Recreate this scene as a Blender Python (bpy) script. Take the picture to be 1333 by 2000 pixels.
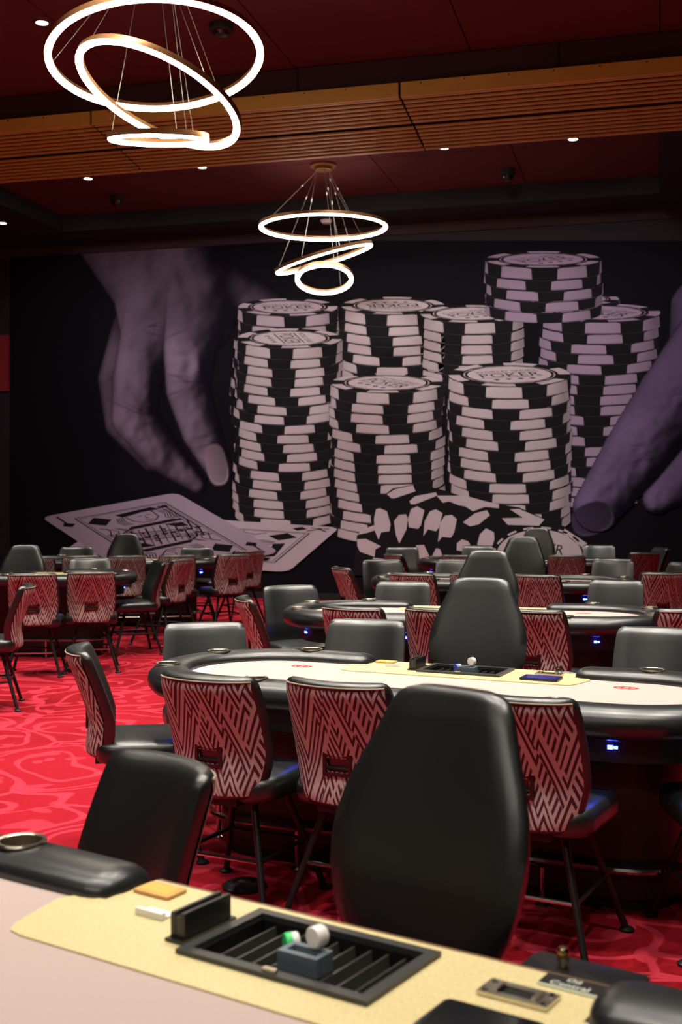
import bpy, bmesh, math, random
import numpy as np
from mathutils import Matrix, Vector

# ---------------------------------------------------------------- scene, camera, world, exposure
for o in list(bpy.data.objects): bpy.data.objects.remove(o, do_unlink=True)
SC = bpy.context.scene
COL = SC.collection
F = 2300.0; HC = 1.55; YAW = math.radians(15.06); YH = 970.0
CY, SY = math.cos(YAW), math.sin(YAW)
cam = bpy.data.cameras.new('camera'); camo = bpy.data.objects.new('camera', cam); COL.objects.link(camo)
camo.location = (0, 0, HC); camo.rotation_euler = (math.pi/2, 0, YAW)
cam.sensor_fit = 'HORIZONTAL'; cam.sensor_width = 36.0; cam.lens = 36.0*F/1333.0
cam.shift_y = -(1000.0-YH)/1333.0
cam.clip_start = 0.05; cam.clip_end = 200
cam.dof.use_dof = True; cam.dof.focus_distance = 5.2; cam.dof.aperture_fstop = 7.0
SC.camera = camo
W = bpy.data.worlds.new('world'); SC.world = W; W.use_nodes = True
W.node_tree.nodes['Background'].inputs[0].default_value = (0.9, 0.85, 1.0, 1)
W.node_tree.nodes['Background'].inputs[1].default_value = 0.02
VS = SC.view_settings
VS.view_transform = 'Standard'; VS.look = 'None'; VS.exposure = 0.0; VS.gamma = 1.0; VS.use_curve_mapping = False

ZC = 5.80      # red tray ceiling
ZS = 5.56      # dark soffit
YW = 17.05     # mural wall

def U(px, py, h):                     # photo pixel + known height -> ground-plane position
    xc = (px-666.5)/F; zc = (YH-py)/F; t = (h-HC)/zc
    return (t*(xc*CY-SY), t*(xc*SY+CY))
def UT(px, t):                        # photo column + camera depth
    xc = (px-666.5)/F
    return (t*(xc*CY-SY), t*(xc*SY+CY))
def WALL(px, py):                     # photo pixel -> point of the mural wall (x, z)
    xc = (px-666.5)/F; t = YW/(xc*SY+CY)
    return (t*(xc*CY-SY), HC+t*(YH-py)/F)

def spot(x, y, z, e, ang=75, blend=0.7, col=(1, .93, .82), rad=.07, tgt=None):
    l = bpy.data.lights.new('downlight_or_added_spot', 'SPOT'); l.energy = e; l.spot_size = math.radians(ang); l.spot_blend = blend
    l.color = col; l.shadow_soft_size = rad
    o = bpy.data.objects.new('downlight_or_added_spot', l); COL.objects.link(o); o.location = (x, y, z)
    if tgt: o.rotation_euler = (Vector(tgt)-Vector((x, y, z))).to_track_quat('-Z', 'Y').to_euler()
    return o
# recessed ceiling downlights: rows about 2.4 m apart along the tray, lamps 1.6 m apart (two of the rows show in the photo)
ROWS = [(-3.0, (-5.3, -3.7, -2.1, -0.5, 1.1), 215), (0.0, (-5.3, -3.7, -2.1, -0.5, 1.1), 45), (2.3, (-5.3, -3.7, -2.1, -0.5, 1.1), 330), (4.75, (-6.9, -5.3, -3.7, -2.1, -0.5, 1.1), 560),
        (7.1, (-8.5, -6.9, -5.3, -3.7, -2.1, -0.5, 1.1), 480), (9.48, (-8.5, -6.9, -5.33, -3.72, -2.1, -0.5, 1.1), 480), (14.2, (-7.35, -5.67, -2.51, -0.97), 480)]
for yy, xs, e in ROWS:
    for xx in xs: spot(xx, yy, ZC-.03, e, ang=88 if yy > -2 else 150, blend=.9, rad=.10)
for xx in (-8.2, -6.6, -5.0, -3.4, -1.8, -0.2): spot(xx, 12.95, ZC-.03, 265, ang=80, blend=1.0, rad=.12, col=(1, .95, .95), tgt=(xx, YW, 2.9))   # unseen spots added behind the beam to brighten the mural

# ---------------------------------------------------------------- materials
def newmat(name):
    m = bpy.data.materials.new(name); m.use_nodes = True
    return m, m.node_tree, m.node_tree.nodes['Principled BSDF']
def pm(name, col, rough=.5, metal=0, spec=.5, emit=None, es=0, noise=0, nscale=40, bump=0):
    m, nt, b = newmat(name)
    b.inputs['Base Color'].default_value = (*col, 1); b.inputs['Roughness'].default_value = rough
    b.inputs['Metallic'].default_value = metal; b.inputs['Specular IOR Level'].default_value = spec
    if emit: b.inputs['Emission Color'].default_value = (*emit, 1); b.inputs['Emission Strength'].default_value = es
    if noise or bump:
        tc = nt.nodes.new('ShaderNodeTexCoord'); n = nt.nodes.new('ShaderNodeTexNoise'); n.inputs['Scale'].default_value = nscale
        n.inputs['Detail'].default_value = 4
        nt.links.new(tc.outputs['Object'], n.inputs['Vector'])
        if noise:
            r = nt.nodes.new('ShaderNodeMixRGB'); r.blend_type = 'MIX'
            r.inputs[1].default_value = (*[c*(1-noise) for c in col], 1); r.inputs[2].default_value = (*[min(1, c*(1+noise)) for c in col], 1)
            nt.links.new(n.outputs['Fac'], r.inputs[0]); nt.links.new(r.outputs[0], b.inputs['Base Color'])
        if bump:
            bp = nt.nodes.new('ShaderNodeBump'); bp.inputs['Strength'].default_value = bump; bp.inputs['Distance'].default_value = .002
            nt.links.new(n.outputs['Fac'], bp.inputs['Height']); nt.links.new(bp.outputs[0], b.inputs['Normal'])
    return m
class NT:
    def __init__(s, nt): s.nt = nt
    def val(s, x, inp):
        if isinstance(x, (int, float)): inp.default_value = x
        else: s.nt.links.new(x, inp)
    def m(s, op, a, b=0.0, c=None):
        n = s.nt.nodes.new('ShaderNodeMath'); n.operation = op; s.val(a, n.inputs[0]); s.val(b, n.inputs[1])
        if c is not None: s.val(c, n.inputs[2])
        return n.outputs[0]
    def mix(s, f, a, b):
        n = s.nt.nodes.new('ShaderNodeMixRGB'); s.val(f, n.inputs[0])
        for v, i in ((a, 1), (b, 2)):
            if isinstance(v, tuple): n.inputs[i].default_value = (*v, 1)
            else: s.nt.links.new(v, n.inputs[i])
        return n.outputs[0]
    def step(s, x, e0, e1):
        n = s.nt.nodes.new('ShaderNodeMapRange'); n.interpolation_type = 'SMOOTHSTEP'; s.val(x, n.inputs[0])
        n.inputs[1].default_value = e0; n.inputs[2].default_value = e1
        return n.outputs[0]

M = {}
M['vinyl'] = pm('black_vinyl', (.0065, .0080, .0078), .35, spec=1.0, bump=.10, nscale=260)
M['rail_vinyl'] = pm('rail_vinyl', (.010, .011, .012), .34, spec=.75, bump=.12, nscale=260)
M['metal_black'] = pm('black_metal', (.012, .012, .013), .4, metal=.3)
M['chrome'] = pm('chrome', (.6, .58, .55), .18, metal=1)
M['steel'] = pm('brushed_steel', (.62, .56, .46), .28, metal=1)
M['felt'] = pm('pink_felt', (.47, .365, .335), .95, spec=.1, noise=.05, nscale=300)
M['felt_grey'] = pm('grey_felt_print', (.42, .40, .43), .95, spec=.1, noise=.05, nscale=300)
M['felt_ink'] = pm('felt_ink', (.22, .22, .27), .95, spec=.1)
M['logo_red'] = pm('logo_red', (.55, .06, .06), .9, spec=.1)
M['gold'] = pm('speckled_laminate', (.63, .52, .265), .38, noise=.35, nscale=170)
M['wood_edge'] = pm('wood_edge', (.16, .075, .025), .45, noise=.3, nscale=30)
M['deck'] = pm('table_deck', (.02, .015, .012), .6)
M['apron'] = pm('table_apron', (.008, .007, .008), .55)
M['tray'] = pm('black_plastic', (.010, .010, .011), .3)
M['tray_frame'] = pm('tray_frame_plastic', (.035, .035, .034), .38)
M['rib'] = pm('tray_rib', (.05, .048, .042), .25)
M['oak'] = pm('oak_block', (.62, .34, .10), .45, noise=.2, nscale=25)
M['white'] = pm('white_plastic', (.8, .78, .74), .4)
M['green'] = pm('green_plastic', (.03, .62, .14), .4)
M['blue_pl'] = pm('blue_plastic', (.08, .12, .6), .4)
M['grey_pl'] = pm('slate_plastic', (.12, .15, .18), .45)
M['glass_black'] = pm('black_glass', (.006, .006, .008), .12)
M['screen'] = pm('lit_screen', (.004, .004, .01), .15, emit=(.05, .03, .5), es=.5)
M['tag'] = pm('black_tag', (.008, .007, .008), .4)
M['tag_ink'] = pm('tag_ink', (.75, .8, .65), .6)
M['brass'] = pm('brass', (.8, .62, .3), .2, metal=1)
M['led'] = pm('blue_led', (.1, .15, .9), .4, emit=(.025, .05, 1.0), es=45)
M['bezel'] = pm('usb_bezel', (.01, .01, .012), .3)
M['ring_light'] = pm('ring_diffuser', (1, .97, .9), .5, emit=(1.0, .90, .72), es=26)
M['bronze'] = pm('bronze_channel', (.35, .17, .07), .35, metal=.8)
M['cable'] = pm('steel_cable', (.35, .33, .3), .4, metal=.8)
M['downlens'] = pm('downlight_lens', (1, 1, .95), .5, emit=(1.0, .95, .85), es=30)
M['downtrim'] = pm('downlight_trim', (.06, .03, .03), .5)
M['ceil'] = pm('red_ceiling_paint', (.090, .017, .018), .8, spec=.2, noise=.15, nscale=.8)
M['soffit'] = pm('charcoal_soffit', (.020, .018, .022), .8, spec=.2)
M['bulk'] = pm('bulkhead_paint', (.045, .024, .027), .8, spec=.2, noise=.15, nscale=1.5)
M['darkwall'] = pm('dark_wall_paint', (.03, .024, .03), .8, spec=.2)
M['slat'] = pm('slat_timber', (.46, .28, .055), .5, noise=.2, nscale=4)
M['fascia'] = pm('fascia_timber', (.55, .40, .07), .5, noise=.12, nscale=3)
M['screw'] = pm('screw_black', (.02, .015, .01), .5)
M['redpanel'] = pm('red_panel', (.30, .02, .03), .6)
M['handle'] = pm('handle_burgundy', (.035, .008, .010), .3)
M['lit_edge'] = pm('lit_edge_tone', (.30, .24, .18), .7)  # pale tone imitates light caught on the rounded top edge of the fabric
M['print_black'] = pm('mural_print_black', (.012, .011, .014), .6, spec=.25)
M['dome'] = pm('dome_plastic', (.01, .01, .012), .15)

# patterned upholstery: interlocking chevron lines
def fabric():
    m, nt, b = newmat('chevron_fabric'); N = NT(nt)
    uv = nt.nodes.new('ShaderNodeUVMap'); uv.uv_map = 'UVMap'
    sp = nt.nodes.new('ShaderNodeSeparateXYZ'); nt.links.new(uv.outputs[0], sp.inputs[0]); u, v = sp.outputs[0], sp.outputs[1]
    def tri(x, per, amp, off): return N.m('MULTIPLY', N.m('PINGPONG', N.m('ADD', x, off), per/2), amp)
    z1 = tri(u, .20, 2.9, 1.03); z2 = tri(u, .145, 2.9, 1.0); z3 = tri(u, .27, 2.9, 1.07)
    s1 = N.m('FRACT', N.m('DIVIDE', N.m('ADD', v, z1), .058))
    s2 = N.m('FRACT', N.m('DIVIDE', N.m('SUBTRACT', v, z2), .052))
    s3 = N.m('FRACT', N.m('DIVIDE', N.m('ADD', v, z3), .24))
    mask = N.m('GREATER_THAN', s3, .5)
    s = N.m('ADD', N.m('MULTIPLY', mask, s1), N.m('MULTIPLY', N.m('SUBTRACT', 1.0, mask), s2))
    edge = N.m('ABSOLUTE', N.m('SUBTRACT', s3, .5))
    line = N.m('SUBTRACT', N.step(s, .40, .46), N.step(s, .92, .98))
    line = N.m('MAXIMUM', line, N.m('SUBTRACT', 1.0, N.step(edge, .05, .07)))
    n = nt.nodes.new('ShaderNodeTexNoise'); n.inputs['Scale'].default_value = 220; nt.links.new(uv.outputs[0], n.inputs['Vector'])
    c = N.mix(line, (.080, .020, .030), (.58, .455, .43))
    c = N.mix(N.m('MULTIPLY', n.outputs['Fac'], .25), c, (.05, .02, .02))
    nt.links.new(c, b.inputs['Base Color']); b.inputs['Roughness'].default_value = .75; b.inputs['Specular IOR Level'].default_value = .25
    return m
M['fabric'] = fabric()

# red carpet with floral scrolls
def carpet():
    m, nt, b = newmat('floral_carpet'); N = NT(nt)
    tc = nt.nodes.new('ShaderNodeTexCoord')
    def noise(sc, det=1.0, vec=None):
        n = nt.nodes.new('ShaderNodeTexNoise'); n.inputs['Scale'].default_value = sc; n.inputs['Detail'].default_value = det
        nt.links.new(vec or tc.outputs['Object'], n.inputs['Vector']); return n
    def warp(sc, amt):
        n = noise(sc)
        v = nt.nodes.new('ShaderNodeVectorMath'); v.operation = 'SUBTRACT'; nt.links.new(n.outputs['Color'], v.inputs[0]); v.inputs[1].default_value = (.5, .5, .5)
        w = nt.nodes.new('ShaderNodeVectorMath'); w.operation = 'MULTIPLY_ADD'; nt.links.new(v.outputs[0], w.inputs[0]); w.inputs[1].default_value = (amt, amt, 0)
        nt.links.new(tc.outputs['Object'], w.inputs[2]); return w.outputs[0]
    def vor(vec, sc, feat='F1', rnd=1.0):
        n = nt.nodes.new('ShaderNodeTexVoronoi'); n.voronoi_dimensions = '2D'; n.feature = feat; n.inputs['Scale'].default_value = sc
        n.inputs['Randomness'].default_value = rnd; nt.links.new(vec, n.inputs['Vector']); return n
    w1 = warp(1.3, .9); w2 = warp(2.3, .55)
    d1 = vor(w1, 1.15).outputs['Distance']
    ringp = N.m('FRACT', N.m('MULTIPLY', d1, 4.2))
    rings = N.m('MULTIPLY', N.step(ringp, .02, .07), N.m('SUBTRACT', 1.0, N.step(ringp, .20, .26)))
    e1 = vor(w1, 1.15, 'DISTANCE_TO_EDGE').outputs['Distance']
    stems = N.m('SUBTRACT', 1.0, N.step(e1, .012, .024))
    d2 = vor(w2, 3.4).outputs['Distance']
    drops = N.m('SUBTRACT', 1.0, N.step(d2, .17, .22))
    d3 = vor(w2, 5.5).outputs['Distance']
    p3 = N.m('FRACT', N.m('MULTIPLY', d3, 3.0)); leaf = N.m('MULTIPLY', N.step(p3, .1, .2), N.m('SUBTRACT', 1.0, N.step(p3, .4, .5)))
    pat = N.m('MAXIMUM', N.m('MAXIMUM', rings, stems), N.m('MULTIPLY', drops, .8))
    zone = N.step(noise(.55, 2).outputs['Fac'], .42, .56)
    c = N.mix(N.m('MULTIPLY', leaf, .45), (.20, .003, .007), (.32, .006, .014))
    c = N.mix(N.m('MULTIPLY', zone, .55), c, (.36, .009, .022))
    c = N.mix(N.m('MULTIPLY', pat, .85), c, (.52, .033, .06))
    fine = noise(420, 2)
    c = N.mix(N.m('MULTIPLY', fine.outputs['Fac'], .22), c, (.16, .002, .006))
    nt.links.new(c, b.inputs['Base Color']); b.inputs['Roughness'].default_value = .95; b.inputs['Specular IOR Level'].default_value = .1
    bp = nt.nodes.new('ShaderNodeBump'); bp.inputs['Strength'].default_value = .3; bp.inputs['Distance'].default_value = .004
    nt.links.new(fine.outputs['Fac'], bp.inputs['Height']); nt.links.new(bp.outputs[0], b.inputs['Normal'])
    return m
M['carpet'] = carpet()
def vcol():
    m, nt, b = newmat('mural_print'); a = nt.nodes.new('ShaderNodeAttribute'); a.attribute_name = 'ink'
    nt.links.new(a.outputs['Color'], b.inputs['Base Color']); b.inputs['Roughness'].default_value = .7; b.inputs['Specular IOR Level'].default_value = .06
    return m
M['ink'] = vcol()

# ---------------------------------------------------------------- helpers
class MB:
    def __init__(s): s.v = []; s.f = []; s.uv = {}; s.fm = []
    def add(s, vs, fs, mi=0):
        o = len(s.v); s.v += [tuple(p) for p in vs]; s.f += [tuple(i+o for i in f) for f in fs]; s.fm += [mi]*len(fs); return s
    def box(s, c, d, rz=0, mi=0):
        x, y, z = d[0]/2, d[1]/2, d[2]/2; cr, sr = math.cos(rz), math.sin(rz)
        vs = [(c[0]+cr*a*x-sr*b_*y, c[1]+sr*a*x+cr*b_*y, c[2]+e*z) for e in (-1, 1) for a, b_ in ((-1, -1), (1, -1), (1, 1), (-1, 1))]
        return s.add(vs, [(3, 2, 1, 0), (4, 5, 6, 7), (0, 1, 5, 4), (1, 2, 6, 5), (2, 3, 7, 6), (3, 0, 4, 7)], mi)
    def loft(s, rings, close=True, cap0=True, cap1=True, loop=False, mi=0):
        n = len(rings[0]); vs = [p for r in rings for p in r]; fs = []
        R = len(rings)
        for i in range(R if loop else R-1):
            a, b_ = i*n, ((i+1) % R)*n
            for j in range(n if close else n-1):
                k = (j+1) % n; fs.append((a+j, a+k, b_+k, b_+j))
        if not loop:
            if cap0: fs.append(tuple(reversed(range(n))))
            if cap1: fs.append(tuple(range((R-1)*n, R*n)))
        return s.add(vs, fs, mi)
    def tube(s, path, r, n=8, loop=False, mi=0):
        P_ = [Vector(p) for p in path]; K = len(P_); rings = []
        for i, p in enumerate(P_):
            a = P_[(i-1) % K] if (loop or i > 0) else p; b_ = P_[(i+1) % K] if (loop or i < K-1) else p
            t = (b_-a).normalized(); up = Vector((0, 0, 1)) if abs(t.z) < .95 else Vector((1, 0, 0))
            x = t.cross(up).normalized(); y = x.cross(t)
            rr = r[i] if isinstance(r, (list, tuple)) else r
            rings.append([tuple(p+(x*math.cos(2*math.pi*k/n)+y*math.sin(2*math.pi*k/n))*rr) for k in range(n)])
        return s.loft(rings, loop=loop, mi=mi)
    def lathe(s, prof, c=(0, 0, 0), n=24, mi=0):
        rings = [[(c[0]+r*math.cos(2*math.pi*k/n), c[1]+r*math.sin(2*math.pi*k/n), c[2]+z) for k in range(n)] for r, z in prof]
        return s.loft(rings, mi=mi)
    def ringlathe(s, prof, c=(0, 0, 0), n=28):
        return s.loft([[(c[0]+r*math.cos(2*math.pi*k/n), c[1]+r*math.sin(2*math.pi*k/n), c[2]+z) for r, z in prof] for k in range(n)], loop=True)
    def prism(s, poly, z0, z1, bev=0, mi=0):
        if not bev: return s.loft([[(x, y, z0) for x, y in poly], [(x, y, z1) for x, y in poly]], mi=mi)
        cx = sum(p[0] for p in poly)/len(poly); cy = sum(p[1] for p in poly)/len(poly)
        sx = max(abs(p[0]-cx) for p in poly); sy = max(abs(p[1]-cy) for p in poly)
        def sc(d): return [(cx+(x-cx)*(1-d/sx), cy+(y-cy)*(1-d/sy)) for x, y in poly]
        r = [(bev, z0), (bev*.3, z0+bev*.3), (0, z0+bev), (0, z1-bev), (bev*.3, z1-bev*.3), (bev, z1)]
        return s.loft([[(x, y, z) for x, y in sc(d)] for d, z in r], mi=mi)
    def mesh(s, name, mat, smooth=True, angle=40):
        me = bpy.data.meshes.new(name); me.from_pydata(s.v, [], s.f)
        for k in (mat if isinstance(mat, list) else [mat]): me.materials.append(M[k])
        if any(s.fm): me.polygons.foreach_set('material_index', s.fm)
        bm = bmesh.new(); bm.from_mesh(me); bmesh.ops.recalc_face_normals(bm, faces=bm.faces)
        if smooth:
            for f_ in bm.faces: f_.smooth = True
            for e in bm.edges:
                if len(e.link_faces) == 2 and e.calc_face_angle(0) > math.radians(angle): e.smooth = False
        bm.to_mesh(me); bm.free(); me.update(); return me
    def build(s, name, mat, parent=None, smooth=True, angle=40):
        return ob(name, s.mesh(name, mat, smooth, angle), parent)
def ob(name, me, parent=None):
    o = bpy.data.objects.new(name, me); COL.objects.link(o)
    if parent: o.parent = parent
    return o
def tag(o, label, cat, group=None, kind=None):
    o['label'] = label; o['category'] = cat
    if group: o['group'] = group
    if kind: o['kind'] = kind
    return o
def struct(o, label=None):
    o['kind'] = 'structure'
    if label: o['label'] = label
    return o
def thing(name, loc=(0, 0, 0), rz=0):
    o = bpy.data.objects.new(name, None); COL.objects.link(o); o.location = loc; o.rotation_euler = (0, 0, rz); o.empty_display_size = .1; return o
def copytree(o, parent=None):
    c = o.copy(); COL.objects.link(c); c.parent = parent
    for k in ('label', 'category', 'group'):
        if parent is None and k in c: del c[k]
    for ch in o.children: copytree(ch, c)
    return c
def boolean(o, cutters):
    for c in cutters:
        m = o.modifiers.new('cut', 'BOOLEAN'); m.operation = 'DIFFERENCE'; m.solver = 'EXACT'; m.object = c
    dg = bpy.context.evaluated_depsgraph_get(); dg.update()
    me = bpy.data.meshes.new_from_object(o.evaluated_get(dg)); o.modifiers.clear(); old = o.data; o.data = me; me.name = old.name
    for c in cutters: bpy.data.objects.remove(c, do_unlink=True)
def rrect(w, d, r, n=5, cx=0, cy=0):
    out = []
    for sx, sy, a0 in ((1, 1, 0), (-1, 1, 90), (-1, -1, 180), (1, -1, 270)):
        for k in range(n+1):
            a = math.radians(a0+90*k/n); out.append((cx+sx*(w/2-r)+r*math.cos(a), cy+sy*(d/2-r)+r*math.sin(a)))
    return out
def textmesh(txt, size=1.0, align='CENTER'):
    cu = bpy.data.curves.new('lettering', 'FONT'); cu.body = txt; cu.size = size; cu.align_x = align; cu.align_y = 'CENTER'; cu.resolution_u = 2
    o = bpy.data.objects.new('lettering', cu); COL.objects.link(o)
    dg = bpy.context.evaluated_depsgraph_get(); me = bpy.data.meshes.new_from_object(o.evaluated_get(dg))
    vs = [tuple(v.co) for v in me.vertices]; fs = [tuple(p.vertices) for p in me.polygons]
    bpy.data.objects.remove(o, do_unlink=True); bpy.data.meshes.remove(me); return vs, fs

# ---------------------------------------------------------------- the room
b = MB().box((-3.5, 6, -.05), (17, 23, .1)); struct(b.build('floor', 'carpet', smooth=False), 'red carpet with pale floral scrolls')
b = MB().box((-3.5, YW+.1, 3), (17, .2, 6)); struct(b.build('wall_back', 'darkwall', smooth=False))
b = MB().box((-12.1, 6, 3), (.2, 23, 6)); struct(b.build('wall_left', 'darkwall', smooth=False))
b = MB().box((5.1, 6, 3), (.2, 23, 6)); struct(b.build('wall_right', 'darkwall', smooth=False))
b = MB().box((-3.5, -5.6, 3), (17.4, .2, 6)); struct(b.build('wall_front', 'darkwall', smooth=False))
# red tray ceiling, set as broad panels with fine joints
ce = thing('ceiling'); struct(ce, 'dark red painted tray ceiling')
TX0, TX1, TY1 = -8.70, 0.02, 16.12
pan = MB()
xs = [-12.0, -10.8, -8.7, -6.96, -5.21, -3.47, -1.72, .02, 1.8, 3.5, 5.0]; ys = [-5.5, -2.4, 1.0, 4.4, 7.8, 11.25, 12.8, 14.4, 16.4]
for i in range(len(xs)-1):
    for j in range(len(ys)-1):
        MB().box(((xs[i]+xs[i+1])/2, (ys[j]+ys[j+1])/2, ZC+.05), (xs[i+1]-xs[i]-.012, ys[j+1]-ys[j]-.012, .1)).build('ceiling_panel', 'ceil', ce, smooth=False)
MB().box((-3.5, 6, ZC+.14), (17, 23, .04)).build('ceiling_deck', 'soffit', ce, smooth=False)
s = MB().box((-3.5, (TY1+YW)/2, (ZS+ZC)/2), (17, YW-TY1, ZC-ZS)); struct(s.build('trim_1', 'soffit', smooth=False), 'charcoal soffit along the mural wall')
s = MB().box(((-12+TX0)/2, (TY1+12.7)/2, (ZS+ZC)/2), (12+TX0, TY1-12.7, ZC-ZS)); struct(s.build('trim_2', 'soffit', smooth=False), 'charcoal soffit left of the red tray')
s = MB().box(((5+TX1)/2, (TY1+12.7)/2, (ZS+ZC)/2), (5-TX1, TY1-12.7, ZC-ZS)); struct(s.build('trim_3', 'soffit', smooth=False), 'charcoal soffit right of the red tray')
# bulkhead above the slatted beam
BY = 11.10
bk = MB().box((-3.5, BY+.8, 5.64), (17, 1.5, .30)); struct(bk.build('trim_4', 'bulk', smooth=False), 'dark bulkhead carrying the slatted timber beam')
MB().box((-3.45, BY+.043, 5.64), (.02, .012, .3)).build('joint_cover', 'soffit', bpy.data.objects['trim_4'], smooth=False)
MB().box((-.9, BY+.043, 5.64), (.02, .012, .3)).build('joint_cover', 'soffit', bpy.data.objects['trim_4'], smooth=False)

# slatted timber beam: panels of fascia + 14 slats, hung below the bulkhead
jx = [UT(185, 12.55)[0]*0+U(185, 236, 5.47)[0], U(785, 182, 5.47)[0]]
plen = jx[1]-jx[0]
edges = [jx[0]-plen*k for k in (1,)] + jx + [jx[1]+plen, jx[1]+2*plen]
edges = [max(-11.9, min(4.9, e)) for e in edges]
fas_me = {}; 
names = ['leftmost', 'second', 'third', 'rightmost']
lab = ['slatted timber ceiling beam section, leftmost, ending above the left wall', 'slatted timber ceiling beam section behind the big ring chandelier',
       'slatted timber ceiling beam section right of the open joint, above the chips', 'slatted timber ceiling beam section running off past the right edge']
for k in range(len(edges)-1):
    x0, x1 = edges[k]+.012, edges[k+1]-.012
    if x1-x0 < .3: continue
    t = thing('slatted_beam', ((x0+x1)/2, BY, 5.47)); tag(t, lab[k], 'ceiling beam', 'slatted timber beam sections')
    L_ = x1-x0
    fa = MB().box((0, .012, .0), (L_, .024, .14)).build('fascia_board', 'fascia', t, smooth=False)
    for q in range(int(L_/.42)):
        MB().lathe([(.0075, 0), (.0075, .006), (.003, .008)], n=10).build('screw', 'screw', fa).matrix_local = Matrix.Translation((-L_/2+.2+q*.42, -.001, .048)) @ Matrix.Rotation(math.pi/2, 4, 'X')
    MB().add([(sx*L_/2, y_, z_) for y_, z_ in ((.03, -.03), (1.29, -.185), (1.29, .05), (.03, .05)) for sx in (-1, 1)], [(0, 1, 3, 2), (2, 3, 5, 4), (4, 5, 7, 6), (6, 7, 1, 0), (0, 2, 4, 6), (1, 3, 5, 7)]).build('backing_board', 'soffit', t, smooth=False)
    yy = .07
    slme = MB().loft([[(sx*L_/2, y_, z_) for y_, z_ in ((-.024, -.006), (-.021, -.009), (.021, -.009), (.024, -.006), (.024, .007), (-.024, .007))] for sx in (-1, 1)]).mesh('slat', 'slat', smooth=False)
    for q in range(14):
        o = ob('slat', slme, t); o.location = (0, yy, -.060-.011*q)
        yy += .088 if q != 6 else .15
    MB().box((0, 1.30, -.08), (L_, .02, .26)).build('end_board', 'slat', t, smooth=False)

# recessed downlights that show in the photo
dl = [((82, 43), ZC, 'recessed downlight on the red ceiling left of the big ring chandelier'), ((410, 3), ZC, 'recessed downlight at the top edge behind the big ring chandelier'),
      ((172, 348), ZC, 'recessed downlight under the beam, leftmost of the far row'), ((395, 326), ZC, 'recessed downlight under the beam, second from the left of the far row'),
      ((868, 288), ZC, 'recessed downlight under the beam above the tall chip stacks'), ((1120, 271), ZC, 'recessed downlight under the beam, rightmost of the far row'),
      ((5, 435), ZS, 'recessed downlight in the black soffit at the left edge')]
for (px, py), z, lb in dl:
    x, y = U(px, py, z); t = thing('downlight', (x, y, z)); tag(t, lb, 'downlight', 'recessed downlights')
    MB().ringlathe([(.055, 0), (.055, -.012), (.075, -.012), (.08, -.004), (.08, 0)], n=20).build('trim_ring', 'downtrim', t)
    MB().lathe([(.0, -.004), (.054, -.004), (.054, -.002), (0, -.002)], n=20).build('lens', 'downlens', t)
for (px, py), lb in (((228, 393), 'black dome camera on the red ceiling at the left'), ((992, 343), 'black dome camera on the red ceiling above the chip stacks')):
    x, y = U(px, py, ZC-.08); t = thing('dome_camera', (x, y, ZC)); tag(t, lb, 'camera', 'ceiling dome cameras')
    MB().lathe([(.10, 0), (.10, -.06), (.085, -.08)], n=24).build('housing', 'soffit', t)
    MB().lathe([(.08, -.079), (.075, -.11), (.055, -.14), (.025, -.155), (.003, -.158)], n=24).build('dome', 'dome', t)
x, y = U(432, 48, ZC); t = thing('ceiling_speaker', (x, y, ZC)); tag(t, 'round black ceiling fitting above the right of the big ring chandelier', 'ceiling fitting')
MB().lathe([(.11, 0), (.11, -.05), (.09, -.07)], n=24).build('body', 'soffit', t); MB().lathe([(.08, -.069), (.06, -.10), (.003, -.11)], n=24).build('grille', 'dome', t)
x, y = U(638, 430, ZS); t = thing('smoke_detector', (x, y, ZS)); tag(t, 'white smoke detector on the dark soffit seen through the far ring chandelier', 'smoke detector')
MB().lathe([(.085, 0), (.085, -.02), (.06, -.045), (.003, -.05)], n=24).build('body', 'white', t); MB().lathe([(.088, 0), (.088, -.008), (.083, -.01)], n=24).build('base_ring', 'white', t)

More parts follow.
